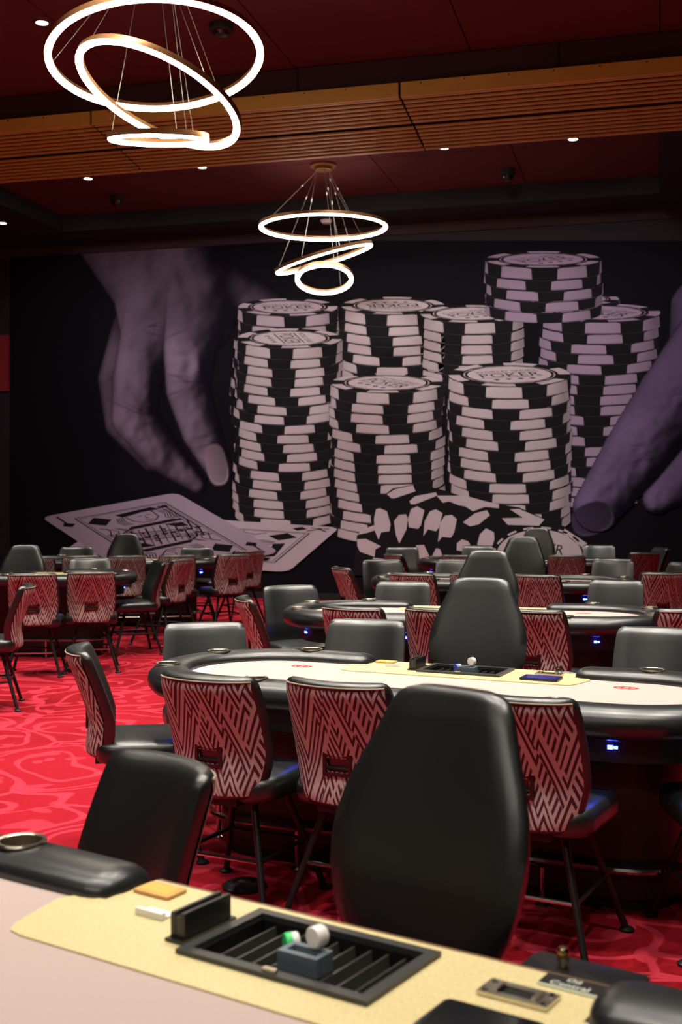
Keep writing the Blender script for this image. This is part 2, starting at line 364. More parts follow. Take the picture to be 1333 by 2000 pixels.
# ---------------------------------------------------------------- ring chandeliers
def cam_to_world(v):   # camera axes (right, up, forward) -> world
    r, u, f_ = v
    return Vector((r*CY-f_*SY, r*SY+f_*CY, u))
def chandelier(label, rings, canopy_px, depth):
    x, y = UT(rings[0][0], depth); t = thing('ring_chandelier', (x, y, ZC)); tag(t, label, 'chandelier', 'ring chandeliers')
    cz = ZC
    can = MB().lathe([(.17, 0), (.17, -.03), (.11, -.035), (.11, -.075), (.105, -.08), (.002, -.08)], n=32).build('canopy', 'bronze', t)
    base = Vector((x, y, ZC))
    for (cx, cy, A, B, al, sg) in rings:
        R = A*depth/F
        ray = Vector(((cx-666.5)/F, (YH-cy)/F, 1)); C = cam_to_world(ray*depth)+Vector((0, 0, HC)); rn = ray.normalized()
        beta = math.acos(min(1, B/A)); al = math.radians(al)
        mj = Vector((math.cos(al), -math.sin(al), 0)); mj = (mj-rn*mj.dot(rn)).normalized()
        mn = rn.cross(mj).normalized()
        best = None
        for s_ in (1, -1):
            n_ = (-rn*math.cos(beta)*1 + mn*math.sin(beta)*s_); w = cam_to_world(n_)
            if w.z > 0: w_up = w
            else: w_up = -w
            if best is None or w_up.z*sg > best[0]: best = (w_up.z*sg, w_up)
        nz = best[1].normalized()
        ax = cam_to_world(mj).normalized(); ay = nz.cross(ax).normalized()
        mat = Matrix((ax, ay, nz)).transposed().to_4x4(); mat.translation = C-base
        n = 96
        def ringmesh(prof):
            return MB().loft([[((R+r)*math.cos(2*math.pi*k/n), (R+r)*math.sin(2*math.pi*k/n), z) for r, z in prof] for k in range(n)], loop=True)
        fr = ringmesh([(-.024, .006), (-.024, .036), (.027, .036), (.027, -.006), (.0235, -.006), (.0235, .006)]).build('ring_frame', 'bronze', t)
        fr.matrix_local = mat
        df = ringmesh([(-.027, .005), (-.0225, .005), (.023, .005), (.023, -.014), (.014, -.024), (-.016, -.024), (-.027, -.014)]).build('diffuser', 'ring_light', fr)
        for k in range(3):
            a = 2*math.pi*k/3+.9
            p = mat @ Vector((R*math.cos(a), R*math.sin(a), .034)); q = Vector((.09*math.cos(a), .09*math.sin(a), -.08))
            c = MB().tube([p, q], .0022, 5).build('suspension_cable', 'cable', t)
            g = p.lerp(q, .72); MB().tube([g, g.lerp(q, .10)], .008, 8).build('cable_gripper', 'white', c)
    return t
chandelier('large three-ring LED chandelier hanging nearest, at upper left', [(304, 113, 205, 100, -1, 1), (310, 188, 165, 69, 28, 1), (310, 271, 92, 9.5, 1, 1)], None, 8.89)
chandelier('three-ring LED chandelier hanging farther off, before the mural', [(632, 443, 122, 24.5, 0, 1), (633, 505, 95, 10, -16.5, 1), (634, 545, 53, 27, 0, 1)], (628, 312), 15.06)

# ---------------------------------------------------------------- mural
mur = thing('wall_mural', (0, YW, 0)); tag(mur, 'wall-sized black and white mural of hands, poker chips and playing cards', 'mural')
def smin_np(a, b_, k): 
    h = np.clip(.5+.5*(b_-a)/k, 0, 1); return b_*(1-h)+a*h-k*h*(1-h)
X0p, X1p, Y0p, Y1p, STEP = 20, 1420, 470, 1170, 2.5
gx = np.arange(X0p, X1p+.1, STEP); gy = np.arange(Y0p, Y1p+.1, STEP); PX, PY = np.meshgrid(gx, gy)
rng = np.random.RandomState(3)
def vnoise(sx, sy, seed):
    r = np.random.RandomState(seed); n = 64; g = r.rand(n, n); a = (PX/sx) % (n-1); c = (PY/sy) % (n-1)
    i, j = a.astype(int), c.astype(int); fa, fc = a-i, c-j; fa = fa*fa*(3-2*fa); fc = fc*fc*(3-2*fc)
    return (g[j, i]*(1-fa)+g[j, i+1]*fa)*(1-fc)+(g[j+1, i]*(1-fa)+g[j+1, i+1]*fa)*fc
def limb(pts, depth0=0):
    """height field of a chain of tapered capsules"""
    H = np.full(PX.shape, -1e3)
    for (x0, y0, r0), (x1, y1, r1) in zip(pts[:-1], pts[1:]):
        dx, dy = x1-x0, y1-y0; t = np.clip(((PX-x0)*dx+(PY-y0)*dy)/(dx*dx+dy*dy), 0, 1)
        d2 = (PX-x0-t*dx)**2+(PY-y0-t*dy)**2; r = r0+(r1-r0)*t
        h = np.where(d2 < r*r, np.sqrt(np.maximum(r*r-d2, 0)), -np.sqrt(d2)+r)
        H = np.maximum(H, h)
    return H+depth0
def blur(a, n):
    for _ in range(n):
        a = (np.roll(a, 1, 0)+np.roll(a, -1, 0)+2*a)/4; a = (np.roll(a, 1, 1)+np.roll(a, -1, 1)+2*a)/4
    return a
ink = np.zeros(PX.shape+(3,)); ink[:] = (.0075, .0065, .010)
def paint(parts, light, tint_d, tint_l, gain, creases, seed):
    """parts painted back to front; soft shaded skin"""
    L = np.array(light, float); L /= np.linalg.norm(L); cover = np.zeros(PX.shape)
    for chains, bl, amp, fade in parts:
        H0 = limb(chains[0])
        for c_ in chains[1:]: H0 = -smin_np(-H0, -limb(c_), 30.0)
        H = H0+(vnoise(26, 40, seed)-.5)*9*(H0 > 0)+(vnoise(9, 12, seed+1)-.5)*creases*(H0 > 0)
        Hs = blur(np.maximum(H, -6), bl)
        gy_, gx_ = np.gradient(Hs, STEP, STEP); nz = 1/np.sqrt(1+gx_**2+gy_**2); sh = np.clip((-gx_*L[0]-gy_*L[1]+L[2])*nz, 0, 1)
        a = np.clip((blur(H0, 2)+2)/9, 0, 1)
        if fade:
            fx, fy, r0, r1 = fade; q = np.clip((np.hypot(PX-fx, PY-fy)-r0)/(r1-r0), 0, 1); a = a*q*q*(3-2*q)
        a = a[..., None]
        tone = np.clip(sh**1.9*gain*amp*(.80+.40*vnoise(70, 70, seed+2)), 0, 1.2)[..., None]
        colr = np.array(tint_d)*(1-tone)+np.array(tint_l)*tone
        edge = np.clip(blur(H0, 1)/22, 0, 1)[..., None]**.7
        ink[:] = ink*(1-a)+colr*(.10+.90*edge)*a; cover = np.maximum(cover, a[..., 0])
    return cover
TD, TL = (.008, .005, .012), (.30, .215, .315)
paint([([[(215, 455, 70), (300, 560, 80), (320, 640, 84)], [(330, 440, 80), (375, 560, 84), (385, 620, 74)], [(420, 560, 58), (530, 592, 26)]], 14, .60, None),
       ([[(262, 640, 42), (222, 740, 30), (232, 830, 26), (300, 900, 24)]], 4, .5, (270, 620, 20, 90)),
       ([[(300, 620, 58), (270, 740, 48), (262, 815, 44), (318, 885, 38), (388, 946, 18)]], 6, .92, (315, 590, 40, 150)),
       ([[(388, 590, 62), (372, 680, 52), (368, 760, 43), (395, 845, 38), (432, 920, 26)]], 6, .95, (400, 560, 40, 150))], (-.66, -.20, .72), TD, TL, 1.0, 5, 11)
TD2, TL2 = (.005, .004, .010), (.215, .150, .305)
HANDR = paint([([[(1420, 640, 120), (1380, 720, 80)]], 8, .7, None), ([[(1420, 850, 66), (1340, 930, 50), (1286, 975, 30)]], 5, .95, None),
       ([[(1430, 660, 100), (1318, 780, 74), (1240, 890, 64), (1168, 990, 48)]], 6, .9, None)], (-.50, -.30, .80), TD2, TL2, .95, 6, 31)
def nail(cx, cy, rx, ry, ang, c0, c1):
    a = math.radians(ang); dx, dy = PX-cx, PY-cy; u = (dx*math.cos(a)+dy*math.sin(a))/rx; v = (-dx*math.sin(a)+dy*math.cos(a))/ry
    r = np.sqrt(np.abs(u)**2.6+np.abs(v)**2.6); m = np.clip((1.05-r)/.1, 0, 1)[..., None]; rim = np.clip(1-np.abs(r-1.0)/.14, 0, 1)[..., None]*np.clip(v+.3, 0, 1)[..., None]
    sh = (.55+.45*np.clip(.5-u*.5+v*.2, 0, 1))[..., None]
    ink[:] = ink*(1-m)+np.array(c0)*sh*m; ink[:] = ink*(1-rim*.7)+np.array(c1)*rim*.7
nail(423, 906, 20, 40, -12, (.27, .20, .26), (.45, .36, .43)); nail(1157, 1012, 40, 30, -20, (.055, .040, .080), (.12, .095, .17))
for i in range(26):   # knuckle creases
    cx, cy, ln, an = rng.choice([0, 1]), 0, 0, 0
    base = [(372, 752), (262, 812), (1235, 885), (1330, 780), (408, 850), (320, 650)][i % 6]
    x, y = base[0]+rng.uniform(-34, 34), base[1]+rng.uniform(-22, 22); an = rng.uniform(-.5, .5); ln = rng.uniform(14, 34)
    u = (PX-x)*math.cos(an)+(PY-y)*math.sin(an); v = -(PX-x)*math.sin(an)+(PY-y)*math.cos(an)
    m = (np.exp(-(v/1.8)**2)*np.exp(-(u/ln)**2)*.40)[..., None]; ink *= (1-m)
vs = []; 
for yv in gy:
    for xv in gx:
        a, z = WALL(xv, yv); vs.append((a, -.004, z))
nxg, nyg = len(gx), len(gy)
fs = [(j*nxg+i, j*nxg+i+1, (j+1)*nxg+i+1, (j+1)*nxg+i) for j in range(nyg-1) for i in range(nxg-1)]
me = bpy.data.meshes.new('printed_background'); me.from_pydata(vs, [], [f_[::-1] for f_ in fs])
at = me.color_attributes.new('ink', 'FLOAT_COLOR', 'POINT'); at.data.foreach_set('color', np.concatenate([ink, np.ones(ink.shape[:2]+(1,))], 2).astype(np.float32).ravel())
me.materials.append(M['ink']); bgm = ob('printed_background', me, mur); bgm['label'] = 'two hands printed in purple grey on black'
# top of the printed sheet runs level with the room
def hand_sheet(cover, layer, name, label):
    jj, ii = np.where((cover[:-1, :-1] > .35) & (cover[1:, 1:] > .35) & (cover[1:, :-1] > .35) & (cover[:-1, 1:] > .35)); ids = {}; v_ = []; c_ = []; f_ = []
    def vid(j, i):
        if (j, i) not in ids:
            a_, z = WALL(gx[i], gy[j]); ids[(j, i)] = len(v_); v_.append((a_, -.006-layer*.0007, z)); c_.append((*ink[j, i], 1))
        return ids[(j, i)]
    for j, i in zip(jj, ii): f_.append((vid(j, i), vid(j+1, i), vid(j+1, i+1), vid(j, i+1)))
    me = bpy.data.meshes.new(name); me.from_pydata(v_, [], f_); a_ = me.color_attributes.new('ink', 'FLOAT_COLOR', 'POINT'); a_.data.foreach_set('color', np.array(c_, np.float32).ravel())
    me.materials.append(M['ink']); o = ob(name, me, mur); o['label'] = label
hand_sheet(HANDR, 26, 'printed_hand', 'printed fingers reaching in from the right edge')
class PB:
    """flat printed shapes, traced in photo pixels and laid on the wall plane in thin layers, with their own ink colours"""
    def __init__(s): s.v = []; s.f = []; s.c = []
    def poly(s, pts, layer, col, shade=None):
        o = len(s.v)
        for p in pts:
            a, z = WALL(*p); s.v.append((a, -.006-layer*.0007, z)); s.c.append(col if shade is None else tuple(c*shade(p) for c in col))
        s.f.append(tuple(range(o, o+len(pts))))
    def tris(s, pts, fs, layer, col):
        o = len(s.v)
        for p in pts: a, z = WALL(*p); s.v.append((a, -.006-layer*.0007, z)); s.c.append(col)
        s.f += [tuple(i+o for i in f_) for f_ in fs]
    def stroke(s, pts, w, layer, col):
        for (x0, y0), (x1, y1) in zip(pts[:-1], pts[1:]):
            l = math.hypot(x1-x0, y1-y0) or 1; nx, ny = -(y1-y0)/l*w/2, (x1-x0)/l*w/2
            s.poly([(x0+nx, y0+ny), (x1+nx, y1+ny), (x1-nx, y1-ny), (x0-nx, y0-ny)], layer, col)
    def build(s, name, label=None):
        me = bpy.data.meshes.new(name); me.from_pydata(s.v, [], s.f)
        bm = bmesh.new(); bm.from_mesh(me)
        for f_ in bm.faces:
            f_.normal_update()
            if f_.normal.y > 0: f_.normal_flip()
        bm.to_mesh(me); bm.free()
        a = me.color_attributes.new('ink', 'FLOAT_COLOR', 'POINT'); a.data.foreach_set('color', np.array([(*c, 1) for c in s.c], np.float32).ravel())
        me.materials.append(M['ink']); o = ob(name, me, mur)
        if label: o['label'] = label
        return o
WH = (.56, .475, .52); BK = (.013, .012, .015)
SIDES = [textmesh('POKER', 1.0), textmesh('WORLD SERIES', .42)]
def stack(cx, cy, rx, ry, th, n, drift, layer, seed, white, trot, label, kdark=1.0, rgrow=0.0):
    p = PB(); r = random.Random(seed); K = 40
    bk = tuple(c*kdark for c in BK)
    base_ph = r.uniform(0, 60); yb = cy
    for i in range(n):
        jx_ = cx+drift*i/n+(r.uniform(-4, 4) if i else 0); R = rx*(1+rgrow*i/n); ryi = ry*(1+.35*i/n)
        t0 = yb+(0 if i == 0 else th*i+4); t1 = t0+th+(4 if i == 0 else 0)
        base_ph = base_ph if r.random() < .70 else r.uniform(0, 60); phase = base_ph+r.uniform(-7, 7)
        arc = lambda a, y: (jx_+R*math.cos(math.radians(a)), y+ryi*math.sin(math.radians(a)))
        al = [180*k/24 for k in range(25)]
        p.poly([arc(a, t0) for a in al]+[arc(a, t1) for a in reversed(al)], layer, bk)
        p.stroke([arc(a, t0+1.0) for a in al[2:-2]], .9, layer+.5, (.045*kdark, .042*kdark, .048*kdark))
        for k in range(-1, 5):
            a0 = phase+60*k-20; a1 = a0+35
            a0c, a1c = max(a0, 1), min(a1, 179)
            if a1c-a0c < 2: continue
            seg = [a0c+(a1c-a0c)*q/6 for q in range(7)]
            def sh(pt, x0=jx_, R_=R):
                u = (pt[0]-x0)/R_; return .52+.48*math.sqrt(max(0, 1-min(1, abs(u+.12))**2.4))
            m_ = 1.6
            up = [arc(a, t0+m_) for a in seg]; dn = [arc(a, t1-.6) for a in reversed(seg)]
            # round the corners of each inlay
            up[0] = (up[0][0]-1.5*(1 if a0 > 1 else 0), up[0][1]+1.6); up[-1] = (up[-1][0]+1.2, up[-1][1]+1.6)
            p.poly(up+dn, layer+1, white, sh)
            p.stroke([arc(a, t1-1.2) for a in seg], 1.6, layer+1.4, tuple(c*.62 for c in white))
    E = lambda a, k=1.0, dy=0: (cx+rx*k*math.cos(math.radians(a)), cy+ry*k*math.sin(math.radians(a))+dy)
    p.poly([E(360*k/K) for k in range(K)], layer+1.5, bk)
    ph0 = r.uniform(0, 60)
    for k in range(6):
        a0 = ph0+60*k; sg = [a0+34*q/6 for q in range(7)]
        p.poly([E(a, .99) for a in sg]+[E(a, .80) for a in reversed(sg)], layer+2, white)
    p.poly([E(360*k/K, .75) for k in range(K)], layer+2, tuple(c*1.0 for c in white))
    p.poly([E(360*k/K, .72) for k in range(K)], layer+2.4, bk)
    for k in range(12): 
        sg = [30*k+4+22*q/3 for q in range(4)]; p.poly([E(a, .735) for a in sg]+[E(a, .69) for a in reversed(sg)], layer+2.6, bk)
    p.poly([E(360*k/K, .685) for k in range(K)], layer+2.8, tuple(c*1.04 for c in white))
    a = math.radians(trot); ca, sa = math.cos(a), math.sin(a)
    def T(q): return (cx+rx*(q[0]*ca-q[1]*sa), cy-ry*(q[0]*sa+q[1]*ca))
    for (tv, tf), s_, (ox, oy) in ((SIDES[0], (.33, .42), (0, -.03)), (SIDES[1], (.36, .36), (0, .30))):
        p.tris([T((v[0]*s_[0]+ox, v[1]*s_[1]+oy)) for v in tv], tf, layer+3.2, BK)
    for yy in (.165, -.215): p.poly([T((-.52, yy)), (T((.52, yy))), T((.52, yy+.025)), T((-.52, yy+.025))], layer+3.2, BK)
    for k in range(4):
        ox = -.30+.2*k; p.poly([T((ox, -.30)), T((ox+.06, -.36)), T((ox, -.43)), T((ox-.06, -.36))], layer+3.2, BK)
    return p.build('printed_chip_stack', label)
WL = (.40, .30, .43); WM = (.50, .40, .48)
stack(1125, 584, 86, 12, 18, 2, 0, 1, 2, WL, 20, 'sliver of a printed chip at the far right')
stack(563, 600, 98, 17, 18.5, 12, -12, 2, 5, WM, 8, 'printed chip stack at rear left, beside the hand', rgrow=.06)
stack(768, 597, 102, 17, 19, 8, -2, 3, 7, WH, 188, 'printed chip stack at rear centre')
stack(922, 613, 101, 17, 19, 7, 0, 4, 9, WH, 30, 'printed short chip stack below the topmost one')
stack(1175, 611, 117, 18, 19.6, 18, -20, 5, 12, WL, -30, 'printed tall chip stack at rear right, beside the fingers')
stack(1062, 507, 114, 16, 20, 5, 4, 10, 15, WL, 35, 'topmost printed chip stack')
stack(567, 661, 103, 19, 18, 19, -8, 14, 21, WH, -78, 'printed tall chip stack at front left')
stack(757, 748, 111, 19, 19, 15, 2, 18, 23, WH, -48, 'printed chip stack at front centre')
stack(996, 732, 120, 23, 20, 14, 2, 22, 29, WH, 14, 'printed chip stack at front right')
# toppled chips in front
fp = PB(); TF = lambda q: (q[0]/2.563+640, q[1]/2.563+940)
fp.poly([TF(q) for q in [(235, 165), (260, 90), (330, 35), (430, 18), (550, 35), (660, 70), (860, 115), (960, 130), (1080, 185), (1200, 230), (1310, 310), (1330, 470), (130, 470), (150, 270), (235, 220)]], 27, BK)
for pl in [[(300, 65), (340, 40), (430, 20), (443, 50), (340, 85), (322, 85)], [(235, 190), (245, 140), (265, 135), (300, 150), (318, 215), (312, 250), (272, 255), (258, 292), (240, 250)],
           [(412, 100), (440, 75), (545, 55), (552, 72), (440, 115), (420, 115)], [(548, 72), (690, 72), (800, 102), (860, 115), (860, 135), (790, 128), (730, 150), (690, 125), (660, 120), (610, 100), (580, 108)],
           [(335, 200), (360, 168), (395, 165), (405, 185), (398, 240), (375, 285), (362, 312), (345, 270)], [(405, 190), (420, 140), (450, 125), (487, 145), (470, 220), (455, 238), (410, 230)],
           [(482, 275), (488, 200), (515, 150), (545, 140), (578, 160), (560, 230), (545, 250), (505, 240)], [(555, 305), (565, 210), (590, 172), (625, 168), (650, 190), (635, 260), (620, 282), (575, 278)],
           [(680, 205), (740, 160), (800, 145), (815, 170), (760, 215), (715, 225)], [(648, 345), (650, 310), (675, 290), (705, 300), (722, 325), (715, 350), (690, 352)],
           [(752, 315), (765, 265), (795, 235), (835, 255), (838, 290), (825, 330), (770, 345)], [(875, 185), (980, 182), (915, 140), (960, 138), (1088, 192), (1060, 222), (905, 218)],
           [(1175, 255), (1190, 238), (1300, 310), (1300, 328), (1270, 325)], [(150, 268), (180, 240), (240, 218), (240, 245), (200, 258)],
           [(150, 290), (195, 288), (270, 325), (242, 340), (238, 378), (165, 352), (152, 325)], [(445, 320), (485, 318), (515, 380), (455, 388)], [(525, 378), (545, 335), (565, 338), (580, 378)], [(230, 382), (300, 390), (300, 400), (230, 400)]]:
    fp.poly([TF(q) for q in pl], 28, WH)
ring = lambda k: [TF((1062+215*k*math.cos(a), 372+130*k*math.sin(a))) for a in [2*math.pi*q/48 for q in range(48)]]
fp.poly(ring(1.0), 28, WH); 
for q in range(16):
    a0 = 2*math.pi*q/16
    fp.poly([TF((1062+235*math.cos(a0+d), 372+145*math.sin(a0+d))) for d in (.04, .15, .26)]+[TF((1062+224*math.cos(a0+d), 372+136*math.sin(a0+d))) for d in (.26, .15, .04)], 28, WH)
tv, tf = textmesh('POKER', 1.0); fp.tris([TF((1075+70*v[0]+18*v[1], 335-70*v[1]+8*v[0])) for v in tv], tf, 29, BK)
fp.build('printed_toppled_chips', 'printed heap of toppled chips in front of the stacks')
# playing cards
def homog(q):   # unit square -> quad
    (x0, y0), (x1, y1), (x2, y2), (x3, y3) = q
    A = []; Bv = []
    for (u, v), (x, y) in zip([(0, 0), (1, 0), (1, 1), (0, 1)], q):
        A += [[u, v, 1, 0, 0, 0, -u*x, -v*x], [0, 0, 0, u, v, 1, -u*y, -v*y]]; Bv += [x, y]
    h = np.append(np.linalg.solve(np.array(A, float), np.array(Bv, float)), 1).reshape(3, 3)
    def T(p): w = h @ np.array([p[0], p[1], 1]); return (w[0]/w[2], w[1]/w[2])
    return T
def card(quad, layer, col, letter, label, seed):
    p = PB(); T = homog(quad)
    pts = [(x/1.0+.5, y/1.4+.5) for x, y in rrect(1.0, 1.4, .07, 4)]
    p.poly([T(q) for q in pts], layer, col)
    def sp_(pl): p.poly([T(q) for q in pl], layer+1.6, BK)
    def st(pl, w=.008):
        for (x0, y0), (x1, y1) in zip(pl[:-1], pl[1:]):
            l = math.hypot(x1-x0, (y1-y0)*1.4) or 1; nx, ny = -(y1-y0)*1.4/l*w/2, (x1-x0)/l*w/2/1.4
            p.poly([T((x0+nx, y0+ny)), T((x1+nx, y1+ny)), T((x1-nx, y1-ny)), T((x0-nx, y0-ny))], layer+1, BK)
    def dia(cx, cy, w, h): sp_([(cx, cy-h), (cx+w, cy), (cx, cy+h), (cx-w, cy)])
    L_, R_, T_, B_ = .17, .83, .10, .90
    st([(L_, T_), (R_, T_), (R_, B_), (L_, B_), (L_, T_)], .010); st([(L_+.02, T_+.015), (R_-.02, T_+.015), (R_-.02, B_-.015), (L_+.02, B_-.015), (L_+.02, T_+.015)], .005)
    tv, tf = textmesh(letter, 1.0)
    def half(fl):
        f_ = (lambda q: q) if not fl else (lambda q: (1-q[0], 1-q[1]))
        p.tris([T(f_((.085+.16*v[0], .085-.125*v[1]))) for v in tv], tf, layer+1.6, BK)
        D = lambda cx, cy, w, h: p.poly([T(f_(q)) for q in ((cx, cy-h), (cx+w, cy), (cx, cy+h), (cx-w, cy))], layer+1.6, BK)
        D(.085, .165, .045, .034); D(.28, .195, .085, .065)
        S = lambda pl, w=.008: st([f_(q) for q in pl], w); Pn = lambda pl: p.poly([T(f_(q)) for q in pl], layer+1.4, BK)
        # court figure: cap, face, hair, collar, robe with bands, sleeve, staff
        Pn([(.42, .15), (.70, .13), (.74, .18), (.60, .175), (.44, .20)]); S([(.46, .20), (.47, .27), (.52, .31), (.60, .31), (.66, .27), (.67, .18)], .010)
        S([(.53, .225), (.57, .22)], .008); S([(.60, .22), (.64, .225)], .008); S([(.585, .23), (.575, .265), (.595, .268)], .007); S([(.55, .288), (.61, .288)], .009)
        for k in range(5): S([(.70+.016*k, .19), (.72+.018*k, .25), (.69+.02*k, .30), (.72+.02*k, .33)], .007)
        for k in range(4): S([(.44-.014*k, .20), (.42-.016*k, .26), (.44-.018*k, .31)], .007)
        Pn([(.40, .335), (.72, .335), (.78, .37), (.36, .37)])
        for k in range(7): D(.40+.06*k, .352, .014, .010)
        for k in range(11):
            x = .215+.052*k; S([(x, .50), (x+.05, .385)], .006 if k % 2 else .013)
            if k % 3 == 0: D(x+.045, .44, .012, .016); D(x+.03, .475, .009, .012)
        for k in range(10): Pn([(.19+.062*k, .502), (.22+.062*k, .484), (.25+.062*k, .502)])
        S([(.20, .385), (.74, .50)], .012); S([(.20, .405), (.70, .512)], .006); S([(.20, .42), (.66, .518)], .006)
        S([(.36, .37), (.30, .40), (.27, .46)], .012); Pn([(.62, .38), (.74, .40), (.74, .46), (.66, .44)])
        S([(.79, .13), (.79, .50)], .014); S([(.76, .13), (.76, .50)], .006)
        Pn([(.735, .14), (.81, .14), (.81, .17), (.735, .17)])
        S([(.22, .28), (.26, .33), (.22, .40), (.27, .46)], .009); S([(.25, .30), (.30, .36), (.26, .42)], .007)
        for k in range(5): S([(.30+.012*k, .31+.01*k), (.34+.012*k, .37), (.31+.012*k, .45)], .005)
    half(False); half(True)
    return p.build('printed_playing_card', label)
card([(665, 1030), (564, 1117), (105, 1090), (235, 1003)], 30, (.52, .445, .52), 'K', 'printed king of diamonds lying underneath', 3)
card([(82, 1010), (346, 962), (548, 1078), (280, 1140)], 34, (.40, .325, .42), 'J', 'printed jack of diamonds lying on top', 5)
# narrow dark trim between mural and soffit, and the panels left of the mural
zt = WALL(600, 470)[1]
b = MB().box((-3.5, YW-.02, (zt+ZS)/2), (17, .04, ZS-zt)); struct(b.build('trim_5', 'bulk', smooth=False), 'dark trim above the mural')
xl = WALL(19, 700)[0]; z0, z1 = WALL(10, 764)[1], WALL(10, 655)[1]
b = MB().box((xl-.75, YW-.025, (z0+z1)/2), (1.5, .05, z1-z0)); tag(b.build('wall_panel', 'redpanel', smooth=False), 'dark red panel on the wall at the left edge', 'wall panel')
b = MB().box((-3.5, YW-.012, .05), (17, .024, .10)); struct(b.build('baseboard_back', 'soffit', smooth=False))

# ---------------------------------------------------------------- poker table
TA, TB = 1.32, .535   # half length, half depth
def stadium(inset, n=20):
    r = TB-inset; a = TA-TB; out = []
    for k in range(n+1): t = -math.pi/2+math.pi*k/n; out.append((a+r*math.cos(t), r*math.sin(t)))
    for k in range(n+1): t = math.pi/2+math.pi*k/n; out.append((-a+r*math.cos(t), r*math.sin(t)))
    return out
GAP = .482
def railpath():
    a = TA-TB; pts = []
    for k in range(6): pts.append(((GAP+(a-GAP)*k/5, TB), (0, 1)))
    for k in range(1, 24): t = math.pi/2-math.pi*k/24; pts.append(((a+TB*math.cos(t), TB*math.sin(t)), (math.cos(t), math.sin(t))))
    for k in range(13): pts.append(((a-2*a*k/12, -TB), (0, -1)))
    for k in range(1, 24): t = -math.pi/2-math.pi*k/24; pts.append(((-a+TB*math.cos(t), TB*math.sin(t)), (math.cos(t), math.sin(t))))
    for k in range(6): pts.append(((-a+(a-GAP)*k/5, TB), (0, 1)))
    return pts
PROF = [(-.172, .765), (-.172, .782), (-.160, .798), (-.13, .809), (-.09, .814), (-.05, .811), (-.018, .800), (.004, .780), (.012, .752), (.006, .725), (-.012, .703), (-.045, .692), (-.09, .695), (-.13, .715)]
def make_table():
    t = thing('poker_table')
    rp = railpath(); rings = []
    N_ = len(rp); cr = (-.08, .755)
    for i, (p, n) in enumerate(rp):
        e = min(i, N_-1-i); k = [.35, .72, .9, .97][e] if e < 4 else 1.0
        rings.append([(p[0]+n[0]*(cr[0]+(r-cr[0])*k), p[1]+n[1]*(cr[0]+(r-cr[0])*k), cr[1]+(z-cr[1])*(k if k > .5 else .5)) for r, z in PROF])
    # tighten the first samples so that the ends are rounded, not tapered
    for idx, sgn in ((0, 1), (N_-1, -1)):
        for j, d in enumerate((0, .012, .03, .055)):
            i = idx+sgn*j; q = rings[i]; x_t = sgn*(GAP+d)
            rings[i] = [(x_t, y, z) for x, y, z in q]
    rail = MB().loft(rings).build('rail', 'rail_vinyl', t, angle=60)
    cups = [(.79, TB-.075, 0)]
    a = TA-TB; rr = TB-.082
    spots = [(.80, rr), (-.80, rr)]
    spots = [(a+.02, rr), (-a-.02, rr), (a+rr*.88, .215), (-a-rr*.88, .215), (a+rr*.86, -.24), (-a-rr*.86, -.24), (.62, -rr), (-.62, -rr), (.205, -rr), (-.205, -rr)]
    cut = []
    for x, y in spots: cut.append(MB().lathe([(.046, .742), (.046, .9)], c=(x, y, 0), n=24).build('cutter', 'vinyl'))
    cut.append(None); cut.pop()
    boolean(rail, cut)
    cme = MB().ringlathe([(.0445, .818), (.053, .819), (.055, .815), (.053, .811), (.0455, .811), (.0455, .745), (.001, .745), (.001, .747), (.0435, .747), (.0435, .817)]).mesh('cup_holder', 'steel')
    for x, y in spots: ob('cup_holder', cme, t).location = (x, y, 0)
    hole = (.352, .205)
    def cutbox(): return MB().box((0, TB-.165, .76), (hole[0], hole[1], .3)).build('cutter', 'vinyl')
    dk = MB().prism(stadium(.02, 14), .715, .760).build('deck', 'deck', t, smooth=False); boolean(dk, [cutbox()])
    fe = MB().prism(stadium(.14, 18), .7605, .7680).build('felt', 'felt', t, smooth=False); boolean(fe, [cutbox()])
    gp = [(-GAP, TB-.012), (GAP, TB-.012), (GAP+.005, TB-.15), (.555, TB-.17), (.568, TB-.20), (.535, TB-.335), (.515, TB-.362), (.48, TB-.370), (-.48, TB-.370), (-.515, TB-.362), (-.535, TB-.335), (-.568, TB-.20), (-.555, TB-.17), (-GAP-.005, TB-.15)]
    go = MB().prism(gp, .7605, .7715).build('dealer_panel', 'gold', t, smooth=False); boolean(go, [cutbox()])
    MB().box((0, TB-.006, .752), (GAP*2, .012, .036)).build('edge_strip', 'wood_edge', t, smooth=False)
    # printed band and marks on the felt
    ba = MB(); outer = [p for p in stadium(.178, 20)]; inner = [p for p in stadium(.26, 20)]
    n = len(outer); idx = [i for i in range(n) if outer[i][1] < .10]
    idx = sorted(idx, key=lambda i: (0 if outer[i][0] < 0 else 1, -outer[i][1] if outer[i][0] < 0 else outer[i][1]))
    v_ = []; f_ = []
    for i in idx: v_ += [(outer[i][0], outer[i][1], .7686), (inner[i][0], inner[i][1], .7686)]
    for k in range(len(idx)-1): f_.append((2*k, 2*k+1, 2*k+3, 2*k+2))
    ba.add(v_, f_); ba.build('printed_band', 'felt_grey', t, smooth=False)
    le = MB(); rnd = random.Random(4)
    for sx in (-1, 1):
        x = sx*.62-.22
        for k in range(15):
            w = rnd.uniform(.006, .013); sl = rnd.choice([.02, .025, -.012]); x += rnd.uniform(.024, .034)
            le.add([(x, -.34, .7692), (x+w, -.34, .7692), (x+w+sl, -.29, .7692), (x+sl, -.29, .7692)], [(0, 1, 2, 3)])
    le.build('printed_lettering', 'felt_ink', t, smooth=False)
